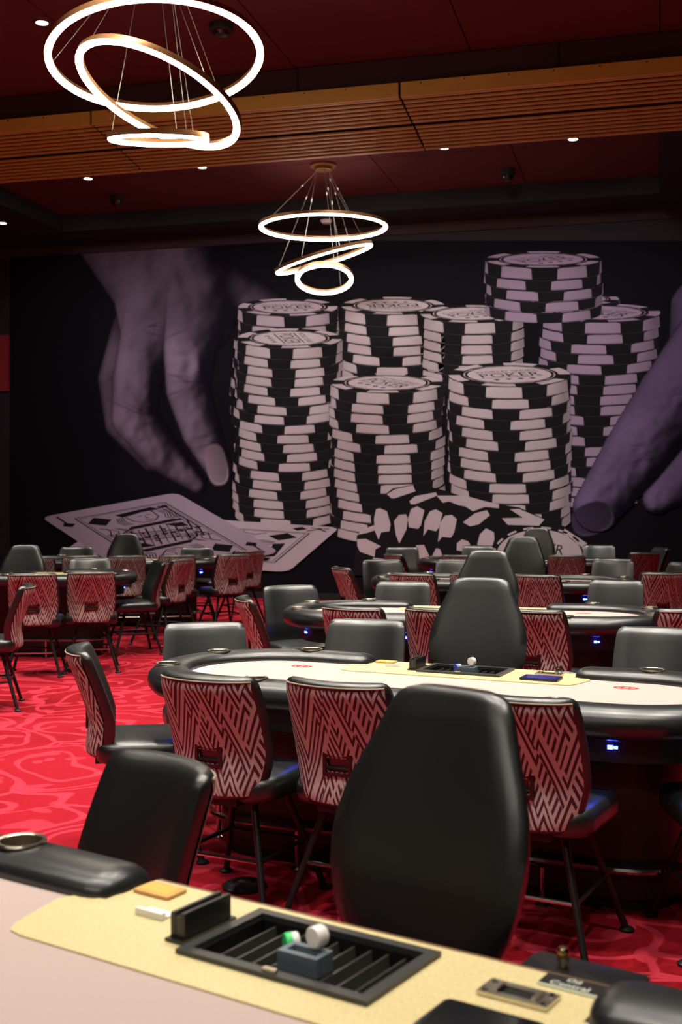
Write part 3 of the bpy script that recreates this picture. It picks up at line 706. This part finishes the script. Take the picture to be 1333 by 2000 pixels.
    for sx in (-1, 1):
        lo = MB().loft([[(sx*.74+.052*math.cos(2*math.pi*k/28)*q, .215+.032*math.sin(2*math.pi*k/28)*q, .7690) for k in range(28)] for q in (1.0, .74)], cap0=False, cap1=False)
        lo.box((sx*.74, .215, .7690), (.06, .006, .0006)); lo.box((sx*.74-.015, .215, .7690), (.008, .03, .0006)); lo.box((sx*.74+.015, .215, .7690), (.008, .03, .0006))
        lo.build('felt_logo', 'logo_red', t, smooth=False)
    MB().prism(stadium(.115, 14), .60, .715).build('apron', 'apron', t)
    MB().prism(stadium(.315, 12), .05, .60).build('cabinet', 'apron', t)
    MB().prism(stadium(.345, 12), .0, .05).build('plinth', 'apron', t)
    fr = MB().tube([(x, y, .17) for x, y in stadium(.265, 10)], .014, 8, loop=True).build('foot_rail', 'chrome', t)
    bme = MB().tube([(0, 0, .17), (0, 0, .004)], .010, 8).lathe([(.03, .0), (.03, .006), (.012, .010)], n=14).mesh('rail_post', 'chrome')
    for x, y in [(.52, -.27), (-.52, -.27), (.52, .27), (-.52, .27), (-1.055, 0), (1.055, 0), (0, -.27)]: ob('rail_post', bme, fr).location = (x, y, 0)
    bz = MB().box((0, .006, 0), (.05, .012, .022)).mesh('usb_port', 'bezel', smooth=False)
    ld = MB().box((-.008, 0, 0), (.018, .004, .014)).box((.012, 0, 0), (.014, .004, .009)).mesh('led', 'led', smooth=False)
    ap = TB-.115
    aa = TA-TB
    cv = lambda sg, d: (sg*(aa+ap*math.sin(math.radians(d))), -ap*math.cos(math.radians(d)), sg*d)
    for x, y, n in [(.40, -ap, 0), (-.40, -ap, 0)]+[cv(sg, d) for sg in (-1, 1) for d in (4, 52, 100)]:
        o = ob('usb_port', bz, t); o.location = (x*1.0, y, .655); o.rotation_euler = (0, 0, math.radians(n))
        l = ob('led', ld, o); l.location = (0, -.003, 0)
    return t
def make_tray():
    t = thing('chip_tray'); w, d, fw = .385, .238, .021
    f_ = MB()
    f_.box((0, d/2-fw/2, .0765-.07), (w, fw, .008)); f_.box((0, -d/2+fw/2, .0065), (w, fw, .008))
    f_.box((w/2-fw/2, 0, .0065), (fw, d-2*fw, .008)); f_.box((-w/2+fw/2, 0, .0065), (fw, d-2*fw, .008))
    f_.build('frame', 'tray_frame', t, smooth=False)
    iw, idp = w-2*fw, d-2*fw
    tb = MB(); tb.box((0, 0, -.038), (iw, idp, .004))
    for sx in (-1, 1): tb.box((sx*(iw/2-.002), 0, -.017), (.004, idp, .038)); tb.box((0, sx*(idp/2-.002), -.017), (iw-.008, .004, .038))
    tb.build('tub', 'tray', t, smooth=False)
    rm = MB().loft([[(x, y, z) for x, z in ((-.006, -.036), (-.0015, -.006), (.0015, -.006), (.006, -.036))] for y in (-idp/2+.005, idp/2-.005)]).mesh('divider', 'rib', smooth=False)
    for k in range(1, 10): ob('divider', rm, t).location = (-iw/2+iw*k/10, 0, 0)
    MB().box((0, -d/2+.011, .0125), (.026, .010, .006)).build('lock', 'steel', t, smooth=False)
    return t
def make_cardholder():
    t = thing('card_holder')
    MB().box((0, 0, .003), (.040, .150, .006)).build('base', 'tray', t, smooth=False)
    for sx in (-1, 1): MB().loft([[(sx*.0105+x, y, z) for x, z in ((-.0055, .006), (-.0055, .046), (-.003, .050), (.004, .050), (.0055, .047), (.0055, .006))] for y in (-.064, .064)]).build('side_wall', 'tray', t, smooth=False)
    MB().box((0, 0, .025), (.010, .126, .036)).build('insert', 'tray_frame', t, smooth=False)
    return t
def make_chipbox(blue=False):
    t = thing('puck_box')
    b = MB().box((0, -.018, .016), (.080, .012, .032)); b.box((0, .018, .016), (.080, .012, .032)); b.box((0, 0, .010), (.080, .026, .020)); b.box((-.035, 0, .026), (.010, .026, .012)); b.box((.035, 0, .026), (.010, .026, .012))
    b.build('body', 'grey_pl', t, smooth=False)
    return t
def disc(name, c1, c2):
    t = thing(name)
    m1 = MB().lathe([(.002, 0), (.016, 0), (.0175, .002), (.0175, .012)], n=24).build('face', c1, t); m2 = MB().lathe([(.0175, .012), (.0175, .022), (.016, .024), (.002, .024)], n=24).build('back', c2, t)
    return t
def make_slot():
    t = thing('cash_slot')
    b = MB(); b.box((0, .021, .004), (.118, .014, .006)); b.box((0, -.021, .004), (.118, .014, .006)); b.box((-.048, 0, .004), (.022, .028, .006)); b.box((.048, 0, .004), (.022, .028, .006)); b.build('plate', 'steel', t, smooth=False)
    b = MB().box((0, 0, .002), (.074, .028, .002)).build('slit', 'tray', t, smooth=False)
    for sx in (-1, 1): MB().box((sx*.033, 0, .009), (.008, .034, .006)).build('guide', 'steel', t, smooth=False)
    sm = MB().lathe([(.006, .007), (.005, .010), (.001, .0105)], n=10).mesh('screw', 'chrome')
    for sx in (-1, 1):
        for sy in (-1, 1): ob('screw', sm, t).location = (sx*.049, sy*.018, 0)
    return t
def make_bracket():
    t = thing('cutting_card_bracket')
    MB().box((0, -.016, .006), (.066, .010, .012)).build('front_lip', 'white', t, smooth=False); MB().prism(rrect(.066, .026, .006, 3, cy=.006), .0, .003).build('plate', 'white', t, smooth=False)
    MB().box((0, -.009, .004), (.060, .003, .004)).build('groove', 'tray', t, smooth=False)
    return t
def make_block():
    t = thing('wooden_plaque'); MB().prism(rrect(.092, .060, .006, 3), 0, .007, bev=.002).build('board', 'oak', t); MB().box((0, 0, .0072), (.074, .044, .0008)).build('inlay', 'fascia', t, smooth=False); return t
def make_tag():
    t = thing('name_tag'); MB().box((0, 0, .002), (.100, .044, .004)).build('plate', 'tag', t, smooth=False)
    for txt, s_, dy in (('Oil', .020, .009), ('Central', .022, -.011)):
        v, f_ = textmesh(txt, s_); MB().add([(a, b_+dy, .0045) for a, b_, c in v], f_).build('lettering', 'tag_ink', t, smooth=False)
    MB().box((0, -.023, .002), (.100, .002, .0045)).build('pale_edge', 'tag_ink', t, smooth=False)
    return t
def make_tablet(lit):
    t = thing('tablet'); MB().prism(rrect(.165, .115, .012, 4), 0, .009, bev=.002).build('case', 'tray', t); MB().box((0, 0, .0094), (.145, .095, .0012)).build('screen', 'screen' if lit else 'glass_black', t, smooth=False); return t
def make_dropbox():
    t = thing('drop_box'); MB().prism(rrect(.19, .085, .012, 4), -.16, .0, bev=.006).build('body', 'tray', t); MB().prism(rrect(.205, .10, .014, 4), 0, .012, bev=.004).build('lid', 'tray', t)
    MB().lathe([(.008, .012), (.008, .020), (.011, .024), (.011, .040), (.008, .045), (.001, .046)], c=(-.035, 0, 0), n=16).build('knob', 'brass', t); MB().box((0, -.05, -.03), (.12, .02, .05)).build('hanger', 'metal_black', t, smooth=False)
    return t

TABLES = [  # centre, rotation, wording
 ((-.69, 1.565), -18.3, 'poker table nearest the camera, cut by the bottom edge', 'nearest'),
 ((-.89, 4.86), -9.5, 'poker table in the middle ground with the brightly lit felt', 'second'),
 ((-1.18, 7.78), 4, 'third poker table back, behind the brightly lit one', 'third'),
 ((-1.38, 10.85), 3, 'fourth poker table back in the main column', 'fourth'),
 ((-1.58, 14.05), 2, 'farthest poker table of the main column, by the mural', 'fifth'),
 ((-6.24, 10.34), 12, 'poker table at far left behind two patterned chairs', 'left'),
 ((-6.35, 13.05), 10, 'poker table at far left under the printed cards', 'far left')]
t0 = make_table(); tr0 = make_tray(); ch0 = make_cardholder(); bl0 = make_block(); br0 = make_bracket(); sl0 = make_slot(); tg0 = make_tag(); dr0 = make_dropbox(); cb0 = make_chipbox()
where = ['on the table nearest the camera', 'on the brightly lit middle table', 'on the third table back', 'on the fourth table back', 'on the farthest main table', 'on the far left table behind two patterned chairs', 'on the far left table under the cards']
ZT = .7721; TS = [1, 1, .97, .92, .92, 1, 1]
for i, ((cx, cy), rz, lb, nm) in enumerate(TABLES):
    t = t0 if i == 0 else copytree(t0)
    t.location = (cx, cy, 0); t.rotation_euler = (0, 0, math.radians(rz)); t.scale = (TS[i], 1, 1); tag(t, lb, 'table', 'poker tables')
    mw = Matrix.Translation((cx, cy, 0)) @ Matrix.Rotation(math.radians(rz), 4, 'Z')
    def put(o, x, y, z=ZT, a=0): o.location = mw @ Vector((x, y+TB-.165, z)); o.rotation_euler = (0, 0, math.radians(rz+a)); return o
    tr = tr0 if i == 0 else copytree(tr0); tr.scale = (TS[i], 1, 1)
    tag(put(tr, 0, 0, ZT-.002), 'black chip tray with ribs '+where[i], 'chip tray', 'chip trays')
    if i > 1: continue
    g = lambda o: o if i == 0 else copytree(o)
    tag(put(g(ch0), -.225, -.012), 'slotted black card holder left of the tray '+where[i], 'card holder', 'card holders')
    tag(put(g(bl0), -.425, .10), 'small orange wooden plaque '+where[i], 'plaque', 'wooden plaques')
    tag(put(g(br0), -.348, .004), 'small white bracket left of the card holder '+where[i], 'bracket', 'white brackets')
    tag(put(g(sl0), .37, .042), 'brushed metal cash slot right of the tray '+where[i], 'cash slot', 'cash slots')
    tag(put(g(tg0), .425, .125), 'black name tag with white script '+where[i], 'name tag', 'name tags')
    tag(put(g(dr0), .40, .232, ZT-.03), 'black drop box with brass knob hung '+where[i], 'box', 'drop boxes')
    tb = make_tablet(i == 1); tag(put(tb, .37, -.095), ('black tablet at the bottom edge '+where[i]) if i == 0 else ('tablet with blue lit screen '+where[i]), 'tablet', 'tablets')
    cb = g(cb0); tag(put(cb, .022, -.04, ZT-.006-.0005), 'slate grey slotted box standing in the tray '+where[i], 'box', 'puck boxes')
    gd = disc('dealer_puck', 'green' if i == 0 else 'blue_pl', 'white'); tag(gd, ('green and white round puck' if i == 0 else 'blue and white round puck')+' in the tray '+where[i], 'puck', 'round pucks')
    wd = disc('dealer_puck', 'white', 'white'); tag(wd, 'plain white round puck in the tray '+where[i], 'puck', 'round pucks')
    for d_, x, y, z, a in ((gd, -.046, -.004, .017, 30), (wd, .040, -.014, .0535, 58)):
        q = mw @ Vector((x, y+TB-.165, ZT+z-.006)); d_.location = q; d_.rotation_euler = (math.radians(-90 if d_ is gd else 90), 0, math.radians(rz+a-70))

# ---------------------------------------------------------------- player chair (faces +Y)
def make_chair():
    t = thing('poker_chair')
    def outline(tv):          # half width of the back at height fraction tv
        w = .205+.012*math.sin(math.pi*min(1, tv*1.0))-.030*max(0, .35-tv)/.35
        return w
    ZB, HB = .435, .465
    def yc(tv): return -.200-.112*max(0, (tv-.34)/.66)**1.2-.016*(max(0, .34-tv)/.34)**1.5
    def section(tv, sc=1.0):
        w = outline(tv)*sc; z = ZB+HB*tv; out = []
        n = 12; th = .084*(.75+.25*sc)
        for k in range(n+1):
            s_ = -1+2*k/n; out.append((w*s_, yc(tv)+.055*s_*s_-th/2*(.35+.65*math.sqrt(max(0, 1-abs(s_)**4.5))), z))
        for k in range(n+1):
            s_ = 1-2*k/n; out.append((w*s_, yc(tv)+.055*s_*s_+th/2*(.35+.65*math.sqrt(max(0, 1-abs(s_)**4.5))), z))
        return out
    lv = [(0, .86), (.012, .94), (.035, .985), (.08, 1), (.16, 1), (.26, 1), (.36, 1), (.46, 1), (.56, 1), (.66, 1), (.76, 1), (.86, 1), (.925, .992), (.965, .972), (.988, .935), (1.0, .87)]
    rings = [section(a, b_) for a, b_ in lv]
    for i, k in ((0, .4), (1, .75), (-1, .35), (-2, .72), (-3, .93)):
        r = rings[i]; n = len(r)
        for j in range(n):
            m_ = n-1-j; ym = (r[j][1]+r[m_][1])/2
            if j < n/2:
                yj, ym2 = r[j][1], r[m_][1]; mid = (yj+ym2)/2; r[j] = (r[j][0], mid+(yj-mid)*k, r[j][2]); r[m_] = (r[m_][0], mid+(ym2-mid)*k, r[m_][2])
    MB().loft(rings).build('backrest', 'vinyl', t, angle=75)
    # fabric outer panel with an opening for the grab handle
    nx, nz = 15, 18; v_ = []; uv = []; f_ = []
    for j in range(nz+1):
        tv = .035+.925*j/nz
        for i in range(nx+1):
            s_ = (-1+2*i/nx); cor = 0
            w = outline(tv)*(.945-.05*max(0, (.08-tv)/.08)**2)
            th = .084; sx = s_*.945
            y = yc(tv)+.055*sx*sx-th/2*(.35+.65*math.sqrt(max(0, 1-abs(sx)**4.5)))-.006
            if j == nz: y += .012
            if j == 0: y += .007
            if i in (0, nx): y += .005
            x = w*s_; v_.append((x, y, ZB+HB*tv)); uv.append((x, HB*tv))
    hole = lambda i, j: 6 <= i <= 8 and 5 <= j <= 6
    for j in range(nz):
        for i in range(nx):
            if not hole(i, j): f_.append((j*(nx+1)+i, j*(nx+1)+i+1, (j+1)*(nx+1)+i+1, (j+1)*(nx+1)+i))
    mb = MB().add(v_, f_); me = mb.mesh('outer_panel', 'fabric', angle=70)
    ul = me.uv_layers.new(name='UVMap')
    for lp in me.loops: ul.data[lp.index].uv = uv[lp.vertex_index]
    ob('outer_panel', me, t)
    tv = .035+.925*6/18; zc = ZB+HB*tv; y0 = yc(tv)-.042
    h = MB(); hw, hh = .0445, .030
    h.box((0, y0-.006, zc+hh+.004), (2*hw+.026, .014, .012)); h.box((0, y0-.006, zc-hh-.004), (2*hw+.026, .014, .012))
    h.box((hw+.006, y0-.006, zc), (.013, .014, 2*hh)); h.box((-hw-.006, y0-.006, zc), (.013, .014, 2*hh))
    hb = h.build('handle', 'handle', t, smooth=False)
    MB().tube([(-hw, y0-.006, zc-.012), (hw, y0-.006, zc-.012)], .006, 8).build('grip_bar', 'metal_black', hb)
    # pale strip along the panel top: light on the fabric edge, put into colour
    j = nz; MB().tube([(v_[j*(nx+1)+i][0]*1.0, v_[j*(nx+1)+i][1]-.003, v_[j*(nx+1)+i][2]+.002) for i in range(nx+1)], .0035, 6).build('lit_edge_strip', 'lit_edge', t)
    # seat
    rs = []
    for z, k, dz in ((.425, .93, 0), (.432, .98, 0), (.45, 1.0, 0), (.485, 1.0, 0), (.505, .97, 0), (.515, .90, 0), (.521, .70, 0), (.523, .35, 0)):
        rs.append([(x*k, y*k+.01, z-.012*max(0, y/.22)**3) for x, y in rrect(.45, .44, .09, 5)])
    MB().loft(rs).build('seat', 'vinyl', t, angle=70)
    MB().box((0, .0, .415), (.26, .26, .022)).build('swivel_plate', 'metal_black', t, smooth=False)
    MB().box((0, -.165, .42), (.20, .10, .02)).box((0, -.205, .47), (.20, .018, .10)).build('back_bracket', 'metal_black', t, smooth=False)
    for a in (45, 135, 225, 315):
        c, s_ = math.cos(math.radians(a)), math.sin(math.radians(a))
        lg = MB().tube([(c*.16, s_*.16, .41), (c*.325, s_*.325, .008)], [.0145, .0125], 10).build('leg', 'metal_black', t)
        MB().lathe([(.024, 0), (.027, .003), (.027, .009), (.016, .016), (.002, .018)], c=(c*.328, s_*.328, 0), n=14).build('foot', 'metal_black', lg)
    q = .245; pts = [(q*math.cos(math.radians(a)), q*math.sin(math.radians(a)), .205) for a in (45, 135, 225, 315)]
    for k in range(4): MB().tube([pts[k], pts[(k+1) % 4]], .0085, 8).build('foot_bar', 'chrome' if k == 2 else 'metal_black', t)
    return t
# dealer chair: tall waisted back (faces +Y)
def make_dealer():
    t = thing('dealer_chair')
    Z0, Z1 = .60, 1.155
    prof = [(0, .115), (.012, .135), (.04, .158), (.10, .186), (.20, .212), (.32, .232), (.42, .238), (.50, .236), (.60, .224), (.70, .203), (.80, .178), (.88, .160), (.93, .149), (.965, .136), (.985, .117), (.997, .090), (1.0, .06)]
    def yc(tv): return -.20-.02*tv-.115*max(0, tv-.05)**1.25
    rings = []
    for tv, w in prof:
        th = .062*(1 if .05 < tv < .95 else (.35 if (tv < .005 or tv > .999) else (.62 if (tv < .02 or tv > .99) else .85)))
        n = 12; out = []
        for k in range(n+1): s_ = -1+2*k/n; out.append((w*s_, yc(tv)+.030*s_*s_*(w/.238)**2-th/2*(.30+.70*math.sqrt(max(0, 1-abs(s_)**4))), Z0+(Z1-Z0)*tv))
        for k in range(n+1): s_ = 1-2*k/n; out.append((w*s_, yc(tv)+.030*s_*s_*(w/.238)**2+th/2*(.30+.70*math.sqrt(max(0, 1-abs(s_)**4))), Z0+(Z1-Z0)*tv))
        rings.append(out)
    MB().loft(rings).build('backrest', 'vinyl', t, angle=80)
    rs = []
    for z, k in ((.455, .93), (.462, .98), (.48, 1.0), (.515, 1.0), (.537, .96), (.547, .88), (.552, .6), (.553, .3)): rs.append([(x*k, y*k+.01, z) for x, y in rrect(.47, .45, .13, 6)])
    MB().loft(rs).build('seat', 'vinyl', t, angle=75)
    MB().tube([(0, -.05, .445), (0, -.20, .445), (0, -.245, .50), (0, -.250, .70)], .018, 8).build('back_stem', 'metal_black', t)
    MB().lathe([(.11, .455), (.11, .44), (.03, .42), (.028, .25), (.022, .25), (.022, .10), (.045, .10), (.05, .06), (.01, .055)], n=18).build('gas_column', 'metal_black', t)
    for k in range(5):
        a = 2*math.pi*k/5+.3; c, s_ = math.cos(a), math.sin(a)
        lg = MB().tube([(c*.03, s_*.03, .095), (c*.18, s_*.18, .085), (c*.29, s_*.29, .07)], [.022, .018, .014], 8).build('base_leg', 'metal_black', t)
        MB().tube([(c*.29-s_*.018, s_*.29+c*.018, .028), (c*.29+s_*.018, s_*.29-c*.018, .028)], .028, 14).build('caster', 'tray', lg)
    MB().tube([(.19*math.cos(2*math.pi*k/24), .19*math.sin(2*math.pi*k/24), .22) for k in range(24)], .010, 8, loop=True).build('foot_ring', 'chrome', t)
    return t
chair0 = make_chair(); deal0 = make_dealer(); used = [False, False]
def place(kind, px, py, rot, label, t=None, zs=1.0):
    base = (chair0, deal0)[kind]; h, off = ((.893, .295), (1.15, .335))[kind]
    if t is None: X, Y = U(px, py, h)
    else: X, Y = UT(px, t)
    o = base if not used[kind] else copytree(base); used[kind] = True
    a = math.radians(rot); o.location = (X-math.sin(a)*off*1.0, Y+math.cos(a)*off, 0); o.rotation_euler = (0, 0, a); o.scale = (1, 1, zs)
    tag(o, label, 'chair', ('player chairs', 'dealer chairs')[kind]); return o
P_ = lambda *a, **k: place(0, *a, **k); D_ = lambda *a, **k: place(1, *a, **k)
# nearest table
P_(340, 1486, 147, 'black vinyl player chair at lower left, behind the nearest table')
D_(898, 1346, 154, 'tall rounded black dealer chair, largest, in the foreground')
# middle table
P_(394, 1322, -12, 'patterned-back chair at the lit table, left of the middle pair')
P_(648, 1334, -12, 'patterned-back chair just left of the large dealer chair')
P_(1002, 1362, -14, 'patterned-back chair half hidden right of the large dealer chair')
P_(150, 1266, -64, 'chair seen edge-on alone on the red carpet at left')
P_(398, 1218, 208, 'black-fronted chair at the far left corner of the lit table')
P_(722, 1212, 178, 'black-fronted chair behind the lit table, left of its dealer chair')
P_(1292, 1228, 172, 'black-fronted chair behind the lit table at the right edge')
P_(1490, 1365, 14, 'chair at the right edge with only its seat in view')
D_(942, 1134, 178, 'tall black dealer chair behind the lit table, second in the row of five', t=5.78)
# third table
P_(474, 1168, -66, 'slim edge-on chair at the left end of the third table')
P_(562, 1145, 218, 'blue-lit black-fronted chair at the left end of the third table')
P_(682, 1181, -14, 'patterned-back chair at the third table, leftmost of its near side', t=6.97)
P_(850, 1183, -10, 'patterned-back chair just left of the second dealer chair', t=6.88)
P_(1033, 1186, -14, 'patterned-back chair just right of the second dealer chair', t=6.82)
P_(790, 1137, 184, 'black-fronted chair behind the third table, left side')
P_(1207, 1134, 172, 'black-fronted chair behind the third table, right side')
P_(1352, 1184, 28, 'patterned-back chair cut by the right edge at the third table', t=6.85)
D_(955, 1079, 180, 'tall black dealer chair at the third table, third in the row of five', t=8.72)
# fourth table
P_(662, 1106, -56, 'small edge-on chair at the left end of the fourth table', t=10.9)
P_(745, 1094, 206, 'black-fronted chair at the left end of the fourth table')
P_(802, 1114, -8, 'patterned-back chair on the near side of the fourth table, leftmost', t=10.0)
P_(922, 1114, -6, 'patterned-back chair mostly hidden by the third dealer chair', t=10.05)
P_(1046, 1116, -8, 'patterned-back chair right of the third dealer chair', t=9.85)
P_(893, 1091, 186, 'black-fronted chair behind the fourth table, left of its dealer chair', t=12.2)
P_(1200, 1092, 174, 'black-fronted chair behind the fourth table, right side', t=12.3)
P_(1300, 1113, 22, 'patterned-back chair turned left at the right end of the fourth table', t=10.15)
P_(1338, 1096, 118, 'black chair facing left at the right edge of the fourth table', t=11.6)
D_(1024, 1055, 175, 'tall black dealer chair at the fourth table, fourth in the row of five', t=11.75)
# farthest main table
P_(786, 1069, 195, 'black-fronted chair at the left end of the farthest table', t=15.2)
P_(764, 1079, -52, 'small patterned edge-on chair at the left end of the farthest table', t=13.4)
P_(896, 1080, 2, 'patterned-back chair on the near side of the farthest table, left', t=13.1)
P_(935, 1065, 184, 'black-fronted chair behind the farthest table, left', t=15.7)
P_(1107, 1078, 2, 'patterned-back chair on the near side of the farthest table, right', t=13.05)
P_(1172, 1064, 178, 'black-fronted chair behind the farthest table, right', t=15.95)
P_(1264, 1074, 34, 'dark red patterned chair at the right end of the farthest table', t=13.8)
P_(1297, 1067, 115, 'black chair facing left at the right end of the farthest table', t=15.0)
D_(1052, 1036, 174, 'tall black dealer chair at the farthest table, last in the row of five', t=14.95)
# left tables
P_(62, 1118, 22, 'patterned-back chair at far left, behind the edge-on chair', t=10.0)
P_(178, 1115, 26, 'pale patterned-back chair facing straight away at far left', t=10.25)
P_(56, 1143, 117, 'edge-on chair facing left at the left edge')
P_(176, 1094, 206, 'black-fronted chair showing over the pale patterned chair', t=12.5)
P_(318, 1101, 128, 'black chair with seat in view, facing left at the table end', t=11.8)
P_(362, 1104, 82, 'narrow patterned chair turned left beside the aisle', t=12.35)
P_(68, 1090, 22, 'patterned chair corner behind the left dealer chair', t=12.8)
P_(158, 1089, 24, 'patterned-back chair at the card table, second from left', t=13.0)
P_(150, 1078, 206, 'black-fronted chair against the mural at far left', t=15.2)
P_(247, 1088, 24, 'patterned-back chair below the far left dealer chair', t=13.0)
P_(347, 1086, 28, 'patterned-back chair under the printed jack, right of the dealer chair', t=13.1)
P_(386, 1072, 200, 'black-fronted chair against the printed cards', t=15.0)
P_(459, 1083, 48, 'patterned chair under the printed king, left of an overlapping pair', t=13.3)
P_(489, 1078, 44, 'patterned chair under the printed king, right of an overlapping pair', t=14.3)
o = D_(50, 1068, 196, 'tall black dealer chair at far left', t=12.55, zs=0.9)
o = D_(248, 1045, 196, 'tall black dealer chair in front of the printed jack', t=15.3, zs=0.925)
# floor boxes
for px, py, lb in ((478, 1728, 'round black floor box under the pair of patterned chairs'), (150, 1308, 'round black floor box on the carpet beside the edge-on chair')):
    X, Y = U(px, py, .01); t = thing('floor_box', (X, Y, 0)); tag(t, lb, 'floor box', 'floor boxes')
    MB().lathe([(.09, 0), (.09, .010), (.075, .018), (.002, .020)], n=28).build('cover', 'tray', t); MB().box((0, 0, .021), (.05, .03, .004)).build('flap', 'tray_frame', t, smooth=False)
bpy.context.view_layer.update()
